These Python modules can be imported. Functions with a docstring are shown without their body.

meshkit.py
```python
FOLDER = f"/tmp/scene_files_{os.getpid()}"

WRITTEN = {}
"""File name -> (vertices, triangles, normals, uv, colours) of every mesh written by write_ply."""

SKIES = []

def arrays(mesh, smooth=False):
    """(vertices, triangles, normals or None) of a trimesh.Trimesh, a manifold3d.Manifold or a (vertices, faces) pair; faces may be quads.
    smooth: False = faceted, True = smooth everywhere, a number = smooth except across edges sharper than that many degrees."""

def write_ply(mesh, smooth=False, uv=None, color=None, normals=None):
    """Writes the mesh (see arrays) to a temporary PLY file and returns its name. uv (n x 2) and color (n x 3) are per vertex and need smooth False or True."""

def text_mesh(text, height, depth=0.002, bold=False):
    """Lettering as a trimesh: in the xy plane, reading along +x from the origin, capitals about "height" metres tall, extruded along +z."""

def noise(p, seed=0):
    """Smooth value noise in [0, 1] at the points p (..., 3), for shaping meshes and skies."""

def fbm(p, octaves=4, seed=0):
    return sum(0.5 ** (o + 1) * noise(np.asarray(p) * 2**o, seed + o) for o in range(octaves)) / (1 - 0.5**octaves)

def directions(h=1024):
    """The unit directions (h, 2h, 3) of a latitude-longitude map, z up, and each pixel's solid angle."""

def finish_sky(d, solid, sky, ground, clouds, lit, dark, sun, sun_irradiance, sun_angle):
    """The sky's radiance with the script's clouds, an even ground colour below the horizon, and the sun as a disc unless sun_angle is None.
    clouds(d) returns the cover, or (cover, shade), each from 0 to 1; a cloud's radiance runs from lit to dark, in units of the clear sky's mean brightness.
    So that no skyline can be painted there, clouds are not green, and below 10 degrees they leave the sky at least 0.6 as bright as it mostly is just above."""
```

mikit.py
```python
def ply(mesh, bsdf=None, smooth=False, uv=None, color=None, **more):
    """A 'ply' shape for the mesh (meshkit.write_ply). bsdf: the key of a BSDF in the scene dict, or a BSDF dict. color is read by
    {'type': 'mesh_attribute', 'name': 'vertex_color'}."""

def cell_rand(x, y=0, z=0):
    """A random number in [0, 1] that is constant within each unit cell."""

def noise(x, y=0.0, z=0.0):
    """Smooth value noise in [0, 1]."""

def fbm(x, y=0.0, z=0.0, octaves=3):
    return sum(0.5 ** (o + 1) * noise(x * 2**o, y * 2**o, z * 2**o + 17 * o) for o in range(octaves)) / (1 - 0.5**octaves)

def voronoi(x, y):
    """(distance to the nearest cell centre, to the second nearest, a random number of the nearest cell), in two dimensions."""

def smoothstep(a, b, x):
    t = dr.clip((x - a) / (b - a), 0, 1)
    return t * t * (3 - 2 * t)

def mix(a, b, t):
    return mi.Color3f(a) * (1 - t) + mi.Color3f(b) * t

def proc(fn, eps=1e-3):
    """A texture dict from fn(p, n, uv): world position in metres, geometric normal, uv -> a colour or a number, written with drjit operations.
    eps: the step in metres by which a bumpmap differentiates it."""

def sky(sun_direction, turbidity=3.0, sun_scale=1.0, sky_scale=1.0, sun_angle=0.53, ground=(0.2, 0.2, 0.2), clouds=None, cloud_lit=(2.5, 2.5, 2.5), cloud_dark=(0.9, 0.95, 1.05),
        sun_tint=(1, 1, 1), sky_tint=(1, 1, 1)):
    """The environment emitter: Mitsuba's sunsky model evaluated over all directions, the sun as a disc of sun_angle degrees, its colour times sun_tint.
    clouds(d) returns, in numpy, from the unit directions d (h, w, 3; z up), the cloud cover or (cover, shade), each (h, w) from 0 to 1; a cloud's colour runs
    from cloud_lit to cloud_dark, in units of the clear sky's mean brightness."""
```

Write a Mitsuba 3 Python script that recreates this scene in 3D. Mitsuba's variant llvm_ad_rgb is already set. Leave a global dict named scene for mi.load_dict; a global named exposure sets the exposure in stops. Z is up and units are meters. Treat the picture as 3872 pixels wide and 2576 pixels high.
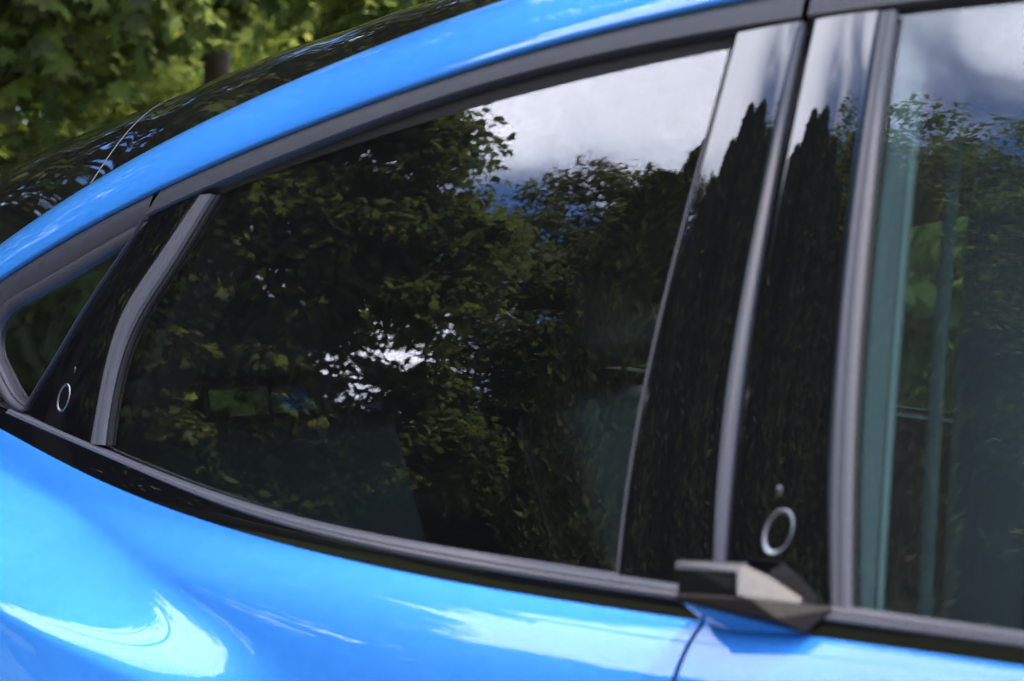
import math, random
import numpy as np, trimesh, mitsuba as mi, drjit as dr
import mikit, meshkit
from mikit import ply, proc, noise, fbm, mix, smoothstep
from scipy.interpolate import UnivariateSpline, PchipInterpolator, splprep, splev
T = mi.ScalarTransform4f
scene, labels = {'type': 'scene'}, {}

# ---------------------------------------------------------------- camera, sky, exposure
EYE = np.array([0.495, -0.927, 1.212])
LOOK = np.array([-0.61547, 0.78777, -0.02470])
scene['camera'] = {'type': 'thinlens', 'fov': 38.23, 'fov_axis': 'x', 'near_clip': 0.05, 'far_clip': 3000.0,
                   'aperture_radius': 0.0046, 'focus_distance': 1.95,
                   'to_world': T().look_at(origin=EYE.tolist(), target=(EYE + LOOK).tolist(), up=[0, 0, 1])}

def clouds(d):
    q = d[..., :2] / (d[..., 2:3] + 0.35)
    p = np.concatenate([q * 1.7, np.zeros_like(q[..., :1])], -1) + np.array([CLOUD_X, CLOUD_Y, 0.0])
    warp = meshkit.fbm(p * 1.3, 3, 5)[..., None] - 0.5
    n = meshkit.fbm(p + warp * 0.9, 6, 2)
    cover = np.clip((n - 0.40) / 0.20, 0, 1)
    cover = cover * cover * (3 - 2 * cover)
    shade = np.clip((meshkit.fbm(p * 1.9 + 7.3, 4, 9) - 0.45) / 0.3, 0, 1) * 0.25
    return cover, shade

CLOUD_X, CLOUD_Y = 30.615, 3.695
SUN = [0.50, 0.12, 0.86]
scene['sky'] = mikit.sky(SUN, turbidity=3, sun_scale=1.1, sun_angle=1.5, clouds=clouds, cloud_lit=(7.2, 7.4, 8.5), cloud_dark=(5.0, 5.4, 6.7), sky_tint=(0.75, 0.95, 1.35))
exposure = 3.24

# ---------------------------------------------------------------- materials
def two(b): return {'type': 'twosided', 'bsdf': b}
def rgb(*c): return {'type': 'rgb', 'value': list(c)}
def gloss(c, ior=1.5): return two({'type': 'plastic', 'diffuse_reflectance': rgb(*c), 'int_ior': ior, 'nonlinear': False})
def satin(c, rough): return two({'type': 'roughplastic', 'diffuse_reflectance': rgb(*c), 'alpha': rough, 'int_ior': 1.5, 'nonlinear': False})
def prin(c, rough, **k):
    return two({'type': 'principled', 'base_color': c if isinstance(c, dict) else rgb(*c), 'roughness': rough, **k})

def paint_fn(p, n, uv):
    f = fbm(p.x * 90, p.y * 90, p.z * 90, 2)
    return mix((0.030, 0.172, 0.500), (0.036, 0.186, 0.535), f)
scene['m_paint'] = two({'type': 'plastic', 'diffuse_reflectance': proc(paint_fn), 'int_ior': 1.58, 'nonlinear': False})
scene['m_piano'] = gloss((0.0042, 0.0042, 0.0052), 1.8)
scene['m_roof'] = gloss((0.006, 0.006, 0.006), 1.5)
scene['m_trim'] = satin((0.040, 0.040, 0.050), 0.32)
scene['m_seal'] = satin((0.088, 0.088, 0.102), 0.38)
scene['m_rubber'] = prin((0.006, 0.006, 0.006), 0.6)
scene['m_chrome'] = two({'type': 'roughconductor', 'material': 'none', 'specular_reflectance': rgb(0.16, 0.16, 0.175), 'alpha': 0.22})
scene['m_handle'] = satin((0.012, 0.012, 0.013), 0.25)
def dusty(pane, amount):
    return {'type': 'blendbsdf', 'weight': amount, 'a': pane, 'b': two({'type': 'diffuse', 'reflectance': rgb(0.42, 0.43, 0.42)})}
scene['m_dark_glass'] = dusty({'type': 'thindielectric', 'int_ior': 1.6, 'specular_reflectance': rgb(0.92, 0.92, 0.93), 'specular_transmittance': rgb(0.47, 0.54, 0.51)}, 0.0055)
scene['m_green_glass'] = dusty({'type': 'thindielectric', 'int_ior': 1.6, 'specular_reflectance': rgb(0.88, 0.92, 0.94), 'specular_transmittance': rgb(0.48, 0.66, 0.64)}, 0.020)
scene['m_cabin'] = prin((0.022, 0.024, 0.024), 0.8)
scene['m_headliner'] = prin((0.05, 0.05, 0.055), 0.9)
scene['m_interior_trim'] = prin((0.26, 0.27, 0.27), 0.6)
scene['m_handle_side'] = two({'type': 'roughplastic', 'diffuse_reflectance': rgb(0.012, 0.010, 0.009), 'alpha': 0.30, 'int_ior': 1.25, 'nonlinear': False})
scene['m_cavity'] = two({'type': 'diffuse', 'reflectance': rgb(0.008, 0.008, 0.008)})
scene['m_strip'] = gloss((0.005, 0.005, 0.006), 1.33)
scene['m_handle_top'] = satin((0.030, 0.031, 0.036), 0.3)
scene['m_pillar_trim'] = prin((0.17, 0.175, 0.18), 0.6)
scene['m_bezel'] = two({'type': 'roughconductor', 'material': 'none', 'specular_reflectance': rgb(0.22, 0.22, 0.24), 'alpha': 0.3})
scene['m_seat'] = prin((0.02, 0.02, 0.022), 0.55)
scene['m_belt'] = prin((0.085, 0.095, 0.10), 0.7)

# ---------------------------------------------------------------- small mesh helpers
def put(key, mesh, mat, smooth=False, label=None, category=None, group=None, kind=None, **k):
    scene[key] = ply(mesh, mat, smooth, **k)
    e = {n: x for n, x in dict(label=label, category=category, group=group, kind=kind).items() if x}
    if e: labels[key] = e
    return key

def thing(key, label, category, group=None):
    labels[key] = {'label': label, 'category': category, **({'group': group} if group else {})}
    return key

def grid(P):
    """mesh of a (n, m, 3) array of points"""
    n, m = P.shape[:2]
    i, j = np.meshgrid(np.arange(n - 1), np.arange(m - 1), indexing='ij')
    a = i * m + j
    q = np.stack([a, a + 1, a + m + 1, a + m], -1).reshape(-1, 4)
    return trimesh.Trimesh(P.reshape(-1, 3), np.vstack([q[:, [0, 1, 2]], q[:, [0, 2, 3]]]), process=False)

def join(ms): return trimesh.util.concatenate(ms)

def tube(points, radii, sides=7):
    p = np.asarray(points, float); r = np.broadcast_to(radii, (len(p),))
    t = np.gradient(p, axis=0); t /= np.linalg.norm(t, axis=1, keepdims=True) + 1e-12
    a = np.cross(t, [0.31, 0.17, 0.93]); a /= np.linalg.norm(a, axis=1, keepdims=True) + 1e-12
    b = np.cross(t, a); ang = np.arange(sides + 1) * 2 * np.pi / sides
    P = p[:, None] + r[:, None, None] * (np.cos(ang)[None, :, None] * a[:, None] + np.sin(ang)[None, :, None] * b[:, None])
    return grid(P)

def soft_box(size, center, radius=0.03, turn=0.0, seg=16):
    import manifold3d as m3
    h = np.asarray(size) / 2 - radius
    pts = []
    s = trimesh.creation.icosphere(2, radius)
    for c in np.array(np.meshgrid(*[(-1, 1)] * 3)).reshape(3, -1).T:
        pts.append(s.vertices + c * h)
    m = trimesh.convex.convex_hull(np.vstack(pts))
    m.apply_transform(trimesh.transformations.rotation_matrix(turn, [0, 1, 0]))
    m.apply_translation(center)
    return m
CURVES = {
    'rail_low': [(-1.173,1.2405),(-1.0461,1.2746),(-0.9606,1.3007),(-0.8834,1.3201),(-0.8147,1.3366),(-0.7419,1.3517),(-0.6815,1.3632),(-0.5881,1.3813),(-0.5118,1.3954),(-0.4135,1.4099),(-0.3247,1.4231),(-0.2438,1.4339),(-0.1685,1.4395),(-0.1183,1.4419),(-0.0564,1.4442)],
    'trim_low_q': [(-1.1628,1.212),(-1.0149,1.2495),(-0.9179,1.2747),(-0.8333,1.2997)],
    'trim_low': [(-0.8347,1.3045),(-0.7376,1.3289),(-0.6503,1.3445),(-0.5817,1.3575),(-0.5064,1.3742),(-0.4088,1.3896),(-0.3204,1.4031),(-0.2394,1.4111),(-0.1647,1.4175),(-0.1144,1.4177),(-0.0732,1.4191),(-0.0166,1.4214),(-0.0088,1.4222),(0.0477,1.4219),(0.0787,1.421),(0.1523,1.4168)],
    'glass_top': [(-0.71,1.3302),(-0.6494,1.3412),(-0.58,1.351),(-0.5045,1.3663),(-0.4064,1.379),(-0.3179,1.391),(-0.2373,1.4004),(-0.1628,1.4066),(-0.1131,1.4099),(-0.0735,1.4112),(-0.0113,1.4146),(0.0623,1.4157),(0.1527,1.4124)],
    'belt_top': [(-1.0916,1.0848),(-0.8956,1.0575),(-0.8245,1.0489),(-0.7406,1.0368),(-0.6339,1.0237),(-0.5615,1.0176),(-0.5165,1.0132),(-0.4416,1.008),(-0.3471,1.0067),(-0.262,1.0057),(-0.1851,1.0058),(-0.1148,1.0078),(-0.0831,1.0076),(-0.0452,1.0082),(0.0635,1.008),(0.1118,1.0074),(0.1806,1.0059)],
    'belt_low': [(-1.1238,1.0815),(-0.8616,1.0482),(-0.7986,1.0381),(-0.7115,1.0256),(-0.608,1.0119),(-0.5155,1.0042),(-0.4407,0.9993),(-0.3458,0.9935),(-0.2608,0.9923),(-0.1841,0.9924),(-0.0822,0.9952),(0.046,0.9968),(0.1123,0.9969),(0.181,0.9973)],
    'blue_top': [(-1.119,1.0617),(-0.9856,1.0395),(-0.8896,1.0239),(-0.7646,1.0092),(-0.6303,0.9957),(-0.5137,0.9877),(-0.4391,0.983),(-0.3447,0.9804),(-0.2599,0.9808),(-0.1833,0.9816),(-0.113,0.9822),(-0.0655,0.9833),(0.0295,0.9857),(0.0865,0.9869),(0.1381,0.9863),(0.1815,0.9846)],
    'p1_left': [(-0.0706,1.4188),(-0.0741,1.4106),(-0.0877,1.3274),(-0.0972,1.2705),(-0.1076,1.2148),(-0.1175,1.1593),(-0.1254,1.097),(-0.1269,1.0647),(-0.1315,1.007)],
    'p1_right': [(-0.0166,1.4214),(-0.0203,1.3644),(-0.0274,1.3153),(-0.0357,1.2684),(-0.0419,1.1934),(-0.0466,1.1043),(-0.047,1.0246)],
    'seal_right': [(-0.0122,1.4212),(-0.0177,1.3719),(-0.0208,1.3385),(-0.0248,1.2681),(-0.0321,1.1935),(-0.0355,1.105),(-0.0377,1.0257)],
    'p2_left': [(-0.0089,1.423),(-0.0124,1.3714),(-0.0176,1.3336),(-0.0248,1.2681),(-0.0321,1.1935),(-0.0355,1.105),(-0.0377,1.0257),(-0.0378,1.0063)],
    'p2_right': [(0.0476,1.4223),(0.0469,1.3657),(0.0442,1.3395),(0.0431,1.2979),(0.0399,1.2659),(0.04,1.1842),(0.0417,1.1079),(0.0434,1.0755),(0.0469,1.0071)],
    'seal2_right': [(0.0605,1.4175),(0.0602,1.3855),(0.0593,1.3541),(0.056,1.3229),(0.0564,1.2817),(0.0546,1.2654),(0.0554,1.1844),(0.0575,1.1089),(0.058,1.0767),(0.0619,1.0065)],
    'c_left': [(-0.8355,1.3051),(-0.8419,1.2971),(-0.8924,1.2461),(-0.9455,1.1962),(-0.9947,1.1428),(-1.0465,1.0944),(-1.0541,1.082)],
    'c_right': [(-0.7316,1.3272),(-0.7672,1.2912),(-0.8047,1.2543),(-0.8274,1.23),(-0.851,1.2032),(-0.8631,1.1841),(-0.8693,1.1649),(-0.8809,1.1044),(-0.8893,1.0553)],
    'cs_right': [(-0.7081,1.3271),(-0.742,1.2866),(-0.7778,1.245),(-0.7969,1.2252),(-0.8166,1.2034),(-0.8305,1.1888),(-0.8379,1.1714),(-0.8519,1.1351),(-0.862,1.0566)],
    'q_inner': [(-1.0487,1.0917),(-1.0842,1.1021),(-1.1069,1.1127),(-1.1387,1.137),(-1.1649,1.1587),(-1.1667,1.177),(-1.1493,1.1954),(-1.1092,1.212),(-1.0111,1.2378),(-0.9076,1.2686),(-0.8311,1.2908)],
    'q_outer': [(-1.0541,1.082),(-1.092,1.0864),(-1.1287,1.1007),(-1.1707,1.1254),(-1.2081,1.1544),(-1.2224,1.1847),(-1.2005,1.2052),(-1.1452,1.2286)],
    'buttonC': [(-0.9585,1.1038)],
    'lampC': [(-0.9403,1.1363)],
    'buttonB': [(0.005,1.0514)],
    'lampB': [(0.0038,1.0801)],
    'roofgap': [(-1.0045,1.3399),(-0.985,1.3658),(-0.952,1.3952),(-0.9273,1.4105)],
    'rail_up': [(-1.3199,0.2474,1.2869),(-1.2371,0.238,1.3148),(-1.1214,0.2252,1.3469),(-0.9857,0.2125,1.3838),(-0.8636,0.2021,1.4115),(-0.7541,0.194,1.4347),(-0.6789,0.189,1.449),(-0.5958,0.1843,1.4648),(-0.4892,0.1788,1.4819),(-0.3689,0.1735,1.4984)],
}

# panel crowns and the shape of the lower body, metres
PANEL1_CROWN, PANEL1_TILT = 0.0008, 0.0
PANEL2_CROWN, PANEL2_TILT = 0.0008, 0.0
def ease(a, b, x):
    t = np.clip((x - a) / (b - a), 0, 1); return t * t * (3 - 2 * t)
def shoulder(x):
    """slope of the door skin at its top edge, its slope far below, and how fast it falls off"""
    k = ease(-1.345, -0.503, x)
    return 0.567 + 0.414 * k, 0.067 + 0.033 * k, 0.0415 + 0 * x
def haunch(x, w):
    """rear wing swelling over the wheel"""
    t = x + 0.9
    return 0.1066 * ease(-0.381, -0.941, x) * ease(0.028, 0.111, w - 0.067 * t - 0.1425 * t * t) + 0.0071 * np.exp(-((x + 0.702) / 0.138) ** 2 - ((w - 0.047) / 0.031) ** 2)

# ---------------------------------------------------------------- the car: x forward, y inward from the near side, z up, metres
YC = 0.86                                                 # centre line
def side_y(x, z):
    t = z - 1.0
    return 0.06 * (x - 0.25) ** 2 - 0.004 + 0.10 * t + 0.18 * t * t
def side(x, z, off=0.0):
    """a point of the curved flank of the glasshouse, moved outward by off"""
    x, z, off = np.broadcast_arrays(np.asarray(x, float), np.asarray(z, float), np.asarray(off, float))
    n = np.stack([0.12 * (x - 0.25), -np.ones_like(x), 0.10 + 0.36 * (z - 1.0)], -1)
    n /= np.linalg.norm(n, axis=-1, keepdims=True)
    return np.stack([x, side_y(x, z), z], -1) + n * off[..., None]

def of_x(name, left=(), right=(), s=0.0010):
    c = np.array(sorted([*left, *CURVES[name], *right]))
    keep = np.concatenate([[True], np.diff(c[:, 0]) > 1e-4]); c = c[keep]
    f = UnivariateSpline(c[:, 0], c[:, 1], k=3, s=len(c) * s * s)
    return f
def of_z(name, s=0.0012):
    c = np.array(CURVES[name]); c = c[np.argsort(c[:, 1])]
    c = c[np.concatenate([[True], np.diff(c[:, 1]) > 1e-4])]
    lo, hi = c[0, 1], c[-1, 1]
    f = UnivariateSpline(c[:, 1], c[:, 0], k=3, s=len(c) * s * s)
    return lambda z: np.where(z < lo, f(lo) + (z - lo) * f.derivative()(lo), np.where(z > hi, f(hi) + (z - hi) * f.derivative()(hi), f(np.clip(z, lo, hi))))

FRONT_TOP = [(0.25, 1.440), (0.45, 1.418), (0.7, 1.366), (0.95, 1.278), (1.2, 1.165), (1.45, 1.04)]
rail_low = of_x('rail_low', [(-2.0, 0.93), (-1.7, 1.05), (-1.5, 1.128), (-1.32, 1.193)], FRONT_TOP)
trim_low = of_x('trim_low', [], [(x, z - 0.027) for x, z in FRONT_TOP])
glass_top = of_x('glass_top', [(-0.83, 1.300)], [(x, z - 0.030) for x, z in FRONT_TOP])
FLAT = [(0.5, 1.002), (0.8, 0.998), (1.1, 0.99), (1.45, 0.975)]
belt_top = of_x('belt_top', [], [(x, z + 0.002) for x, z in FLAT])
belt_low = of_x('belt_low', [(-1.24, 1.100)], [(x, z - 0.008) for x, z in FLAT])
blue_top = of_x('blue_top', [(-1.9, 1.02), (-1.65, 1.07), (-1.45, 1.086), (-1.27, 1.082)], [(x, z - 0.018) for x, z in FLAT])
ru = np.array(CURVES['rail_up'])
rail_up_z = UnivariateSpline(*np.array(sorted([(-2.0, 1.02), (-1.7, 1.145), (-1.5, 1.222), *[(a, c) for a, b, c in ru], (-0.2, 1.512), (0.0, 1.516), (0.25, 1.508), (0.45, 1.484), (0.7, 1.432), (0.95, 1.343), (1.2, 1.228), (1.45, 1.10)])).T, k=3, s=20 * 0.8e-6)
def rail_up_y(x): return side_y(x, rail_up_z(x)) + 0.060

def strip(low, up, rows, n=160):
    """a moulding between two curves (arrays n x 2 of x, z); rows: (fraction from low to up, height above the flank)"""
    rows = np.asarray(rows, float)
    A, B = np.asarray(low), np.asarray(up)
    P = A[:, None] * (1 - rows[None, :, :1]) + B[:, None] * rows[None, :, :1]
    return grid(side(P[..., 0], P[..., 1], np.broadcast_to(rows[None, :, 1], P.shape[:2])))
def along(f, x): return np.stack([x, f(x)], 1)
def resample(c, n):
    c = np.asarray(c, float)
    tck, u = splprep(c.T, s=len(c) * 0.0007 ** 2, k=3)
    return np.stack(splev(np.linspace(0, 1, n), tck), 1)
def rounded(h, base=-0.012, edge=0.12):
    """rows of a moulding h high with rounded edges"""
    k = np.linspace(0, np.pi / 2, 5)
    lo = [(edge * (1 - np.cos(t)), base + (h - base) * np.sin(t)) for t in k]
    return [*lo, *[(f, h * (1 + 0.12 * np.sin(np.pi * (f - edge) / (1 - 2 * edge)))) for f in np.linspace(edge, 1 - edge, 7)[1:-1]], *[(1 - a, b) for a, b in lo[::-1]]]

thing('car', 'bright blue five-door car with black roof and tinted windows, parked under trees', 'car')
X0, X1 = -2.0, 1.45

# roof rail
def rail_mesh(x):
    zl, zu = rail_low(x), rail_up_z(x)
    lo = side(x, zl, 0.010); up = np.stack([x, rail_up_y(x), zu], 1)
    e = up - lo; n = np.stack([np.zeros_like(x), -e[:, 2], e[:, 1]], 1); n /= np.linalg.norm(n, axis=1, keepdims=True)
    rows = [lo + np.array([0, 0.022, -0.001]), lo + np.array([0, 0.010, -0.004])]
    for a in np.linspace(0, 1, 6): rows.append(lo + np.array([0, 0.006 * (1 - np.sin(a * np.pi / 2)), -0.004 * np.cos(a * np.pi / 2)]))
    for f in np.linspace(0.03, 0.97, 18): rows.append(lo + e * f + n * (0.016 * (1 - (2 * f - 1) ** 2) ** 0.8))
    rows += [up, up + np.array([0, 0.004, -0.002]), up + np.array([0, 0.006, -0.012])]
    return grid(np.stack(rows, 1))
xs = np.linspace(X0, X1, 260)
put('car__roof_rail', rail_mesh(xs), 'm_paint', 40)
# roof: crowned, with a shut line to the tailgate
ROOF_AMP = 0.97
def roof_rise(q, x):
    from scipy.special import erf
    w = 0.13
    return 0.08 * q + roof_amp(x) * w * 0.8862 * erf(q / w) - 0.004
roof_amp = lambda x: np.interp(x, [-2.0, -1.57, -1.42, -1.29, -1.17, -1.07, -0.94, -0.85, -0.73, -0.65, -0.57, 0.2, 1.45], [2.6, 2.199, 1.877, 1.606, 1.405, 1.239, 1.125, 1.037, 0.909, 0.861, 0.787, 0.70, 0.70])
def roof_mesh(x, drop=0.0):
    yu, zu = rail_up_y(x) + 0.007, rail_up_z(x)
    half = np.concatenate([np.linspace(0, 0.3, 40), np.linspace(0.3, 1, 24)[1:]])
    q = half[None, :] * (YC - yu)[:, None]
    Y = yu[:, None] + q
    Z = zu[:, None] + roof_rise(q, x[:, None]) - drop
    P = np.stack([np.broadcast_to(x[:, None], Y.shape), Y, Z], -1)
    M = P[:, ::-1][:, 1:].copy(); M[..., 1] = 2 * YC - M[..., 1]
    P = np.concatenate([P, M], 1)
    first, last = P[:, :1] + np.array([0, 0.001, -0.014]), P[:, -1:] + np.array([0, -0.001, -0.014])
    return np.concatenate([first, P, last], 1)
def roof_part(xa, xb, n):
    P = roof_mesh(np.linspace(xa, xb, n))
    a, b = P[:1].copy(), P[-1:].copy()
    a[..., 2] -= 0.012; b[..., 2] -= 0.012
    return grid(np.concatenate([a, P, b], 0))
SEAM = -1.115
put('car__roof', roof_part(SEAM + 0.0025, 0.55, 140), 'm_roof', 40, label='gloss black roof panel')
put('car__tailgate', roof_part(X0, SEAM - 0.0025, 70), 'm_roof', 40, label='gloss black tailgate glass')
sp = roof_mesh(np.array([SEAM]))[0, 1:-1]; sp = sp - np.array([0, 0, 0.0016])
put('car__tailgate_seal', tube(sp, 0.0021, 8), 'm_trim', True)
put('car__windscreen', roof_part(0.556, X1, 40), 'm_dark_glass', 40)
Pl = roof_mesh(np.linspace(X0, 0.55, 60))[:, 1:-1]; Pl[..., 2] -= 0.035
put('car__headliner', grid(Pl), 'm_headliner', True)

# upper window trims (satin), with a shadow gap of rubber towards the glass
def x_strip(low, up, xa, xb, rows, n): 
    x = np.linspace(xa, xb, n)
    return strip(along(low, x), along(up, x), rows)
def cut_trim(low, up, xa_low, xa_up, xb_low, xb_up, rows, n=120):
    t = np.linspace(0, 1, n)
    xl, xu = xa_low + (xb_low - xa_low) * t, xa_up + (xb_up - xa_up) * t
    m = strip(along(low, xl), along(up, xu), rows)
    return m
TR = rounded(0.004, edge=0.10)
rail_in = lambda x: rail_low(x) + 0.004
put('car__rear_door__window_trim', cut_trim(trim_low, rail_in, -0.8305, -0.7955, -0.0135, -0.0100, TR), 'm_trim', 40)
put('car__front_door__window_trim', cut_trim(trim_low, rail_in, -0.0080, -0.0045, 1.40, 1.40, TR), 'm_trim', 40)
RB = [(0, -0.016), (0, -0.008), (0.5, -0.006), (1, -0.005), (1, -0.016)]
rub_low = lambda x: glass_top(x)
put('car__rear_door__glass_seal', x_strip(rub_low, lambda x: trim_low(x) + 0.002, -0.825, -0.014, RB, 100), 'm_rubber', 40)
put('car__front_door__glass_seal', x_strip(rub_low, lambda x: trim_low(x) + 0.002, -0.006, 1.38, RB, 100), 'm_rubber', 40)

# window panes: curved sheets set back behind the trims
def pane(x0, x1, low, up, off, n=110, m=70):
    x = np.linspace(x0, x1, n); A, B = along(low, x), along(up, x)
    f = np.linspace(0, 1, m)
    P = A[:, None] * (1 - f[None, :, None]) + B[:, None] * f[None, :, None]
    return grid(side(P[..., 0], P[..., 1], off))
put('car__rear_door__window_pane', pane(-0.91, -0.02, lambda x: belt_top(x) - 0.006, lambda x: trim_low(x) - 0.002, -0.008), 'm_dark_glass', True)
put('car__front_door__window_pane', pane(0.045, 1.36, lambda x: belt_top(x) - 0.006, lambda x: trim_low(x) - 0.002, -0.006), 'm_green_glass', True)

# upright panels: each a little crowned across its width
def upright(fl, fr, z0l, z1l, z0r, z1r, h, crown=0.0, tilt=0.0, n=90, m=25, lip=0.006):
    f = np.linspace(0, 1, n)
    zl, zr = z0l + (z1l - z0l) * f, z0r + (z1r - z0r) * f
    A, B = np.stack([fl(zl), zl], 1), np.stack([fr(zr), zr], 1)
    t = np.linspace(0, 1, m)
    rows = [(0, h - lip), (0, h - 0.0015), (0.012, h), *[(0.02 + 0.96 * a, h + crown * 4 * a * (1 - a) + tilt * (a - 0.5)) for a in t[1:-1]], (0.988, h), (1, h - 0.0015), (1, h - lip)]
    return strip(A, B, rows)
p1l, p1r, sr = of_z('p1_left'), of_z('p1_right'), of_z('seal_right')
p2l, p2r, s2r = of_z('p2_left'), of_z('p2_right'), of_z('seal2_right')
put('car__rear_door__pillar_panel', upright(p1l, p1r, 1.0, 1.4195, 0.998, 1.422, 0.0, PANEL1_CROWN, PANEL1_TILT), 'm_piano', True, label='gloss black pillar panel at the rear door edge')
put('car__rear_door__pane_edge', upright(lambda z: p1l(z) - 0.0045, lambda z: p1l(z) + 0.0003, 1.0, 1.409, 1.0, 1.409, -0.004), 'm_seal', 40)
zz = np.linspace(1.0, 1.4215, 90)
put('car__rear_door__edge_seal', strip(np.stack([p1r(zz) + 0.0003, zz], 1), np.stack([sr(zz) + 0.0003, zz], 1), [(0, -0.010), (0, 0.0005), (0.08, 0.0018), (0.48, 0.0019), (0.56, 0.0006), (0.9, -0.001), (1, -0.006)]), 'm_seal', 25)
put('car__front_door__pillar_panel', upright(lambda z: p2l(z) + 0.0035, p2r, 0.998, 1.4228, 0.998, 1.4228, 0.0, PANEL2_CROWN, PANEL2_TILT), 'm_piano', True, label='gloss black pillar panel above the door handle')
EDGE = [(0, -0.006), (0.02, 0.0), (0.10, 0.0015), (0.22, 0.0020), (0.34, 0.0018), (0.40, 0.0010), (0.48, 0.0012), (0.62, 0.0020), (0.80, 0.0018), (0.95, 0.0004), (1, -0.0035)]
zz = np.linspace(0.999, 1.4205, 90)
put('car__front_door__upright_seal', strip(np.stack([p2r(zz) + 0.0004, zz], 1), np.stack([s2r(zz), zz], 1), EDGE), 'm_seal', 40)
zz = np.linspace(0.999, 1.413, 90)
put('car__front_door__pane_edge', strip(np.stack([s2r(zz), zz], 1), np.stack([s2r(zz) + 0.0025, zz], 1), [(0, -0.012), (0, -0.004), (1, -0.005), (1, -0.012)]), 'm_rubber', 40)
# the dark gap between the doors
put('car__rear_door__shut_face', upright(lambda z: sr(z) - 0.004, lambda z: p2l(z) + 0.008, 0.95, 1.432, 0.95, 1.432, -0.018), 'm_rubber', True)

# slanted panel behind the rear door window
cl, cr, csr = (resample(CURVES[k], 90) for k in ('c_left', 'c_right', 'cs_right'))
def between(A, B, h, crown=0.0, lip=0.012):
    rows = [(0, h - lip), (0, h - 0.001), (0.02, h), *[(a, h + crown * 4 * a * (1 - a)) for a in np.linspace(0.05, 0.95, 20)], (0.98, h), (1, h - 0.001), (1, h - lip)]
    return strip(A, B, rows)
put('car__slanted_panel', between(cl + [0.002, 0], cr, 0.0, 0.0012), 'm_piano', True, label='gloss black slanted panel behind the rear door window')
put('car__slanted_panel__edge_seal', between(cl - [0.003, 0.002], cl + [0.003, 0.0015], 0.003, 0.001), 'm_trim', 40)
put('car__rear_door__upright_seal', strip(cr, csr, EDGE), 'm_seal', 40)
put('car__rear_door__pane_edge_001', strip(csr, csr + [0.006, 0], [(0, -0.012), (0, -0.004), (1, -0.005), (1, -0.012)]), 'm_rubber', 40)

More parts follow.
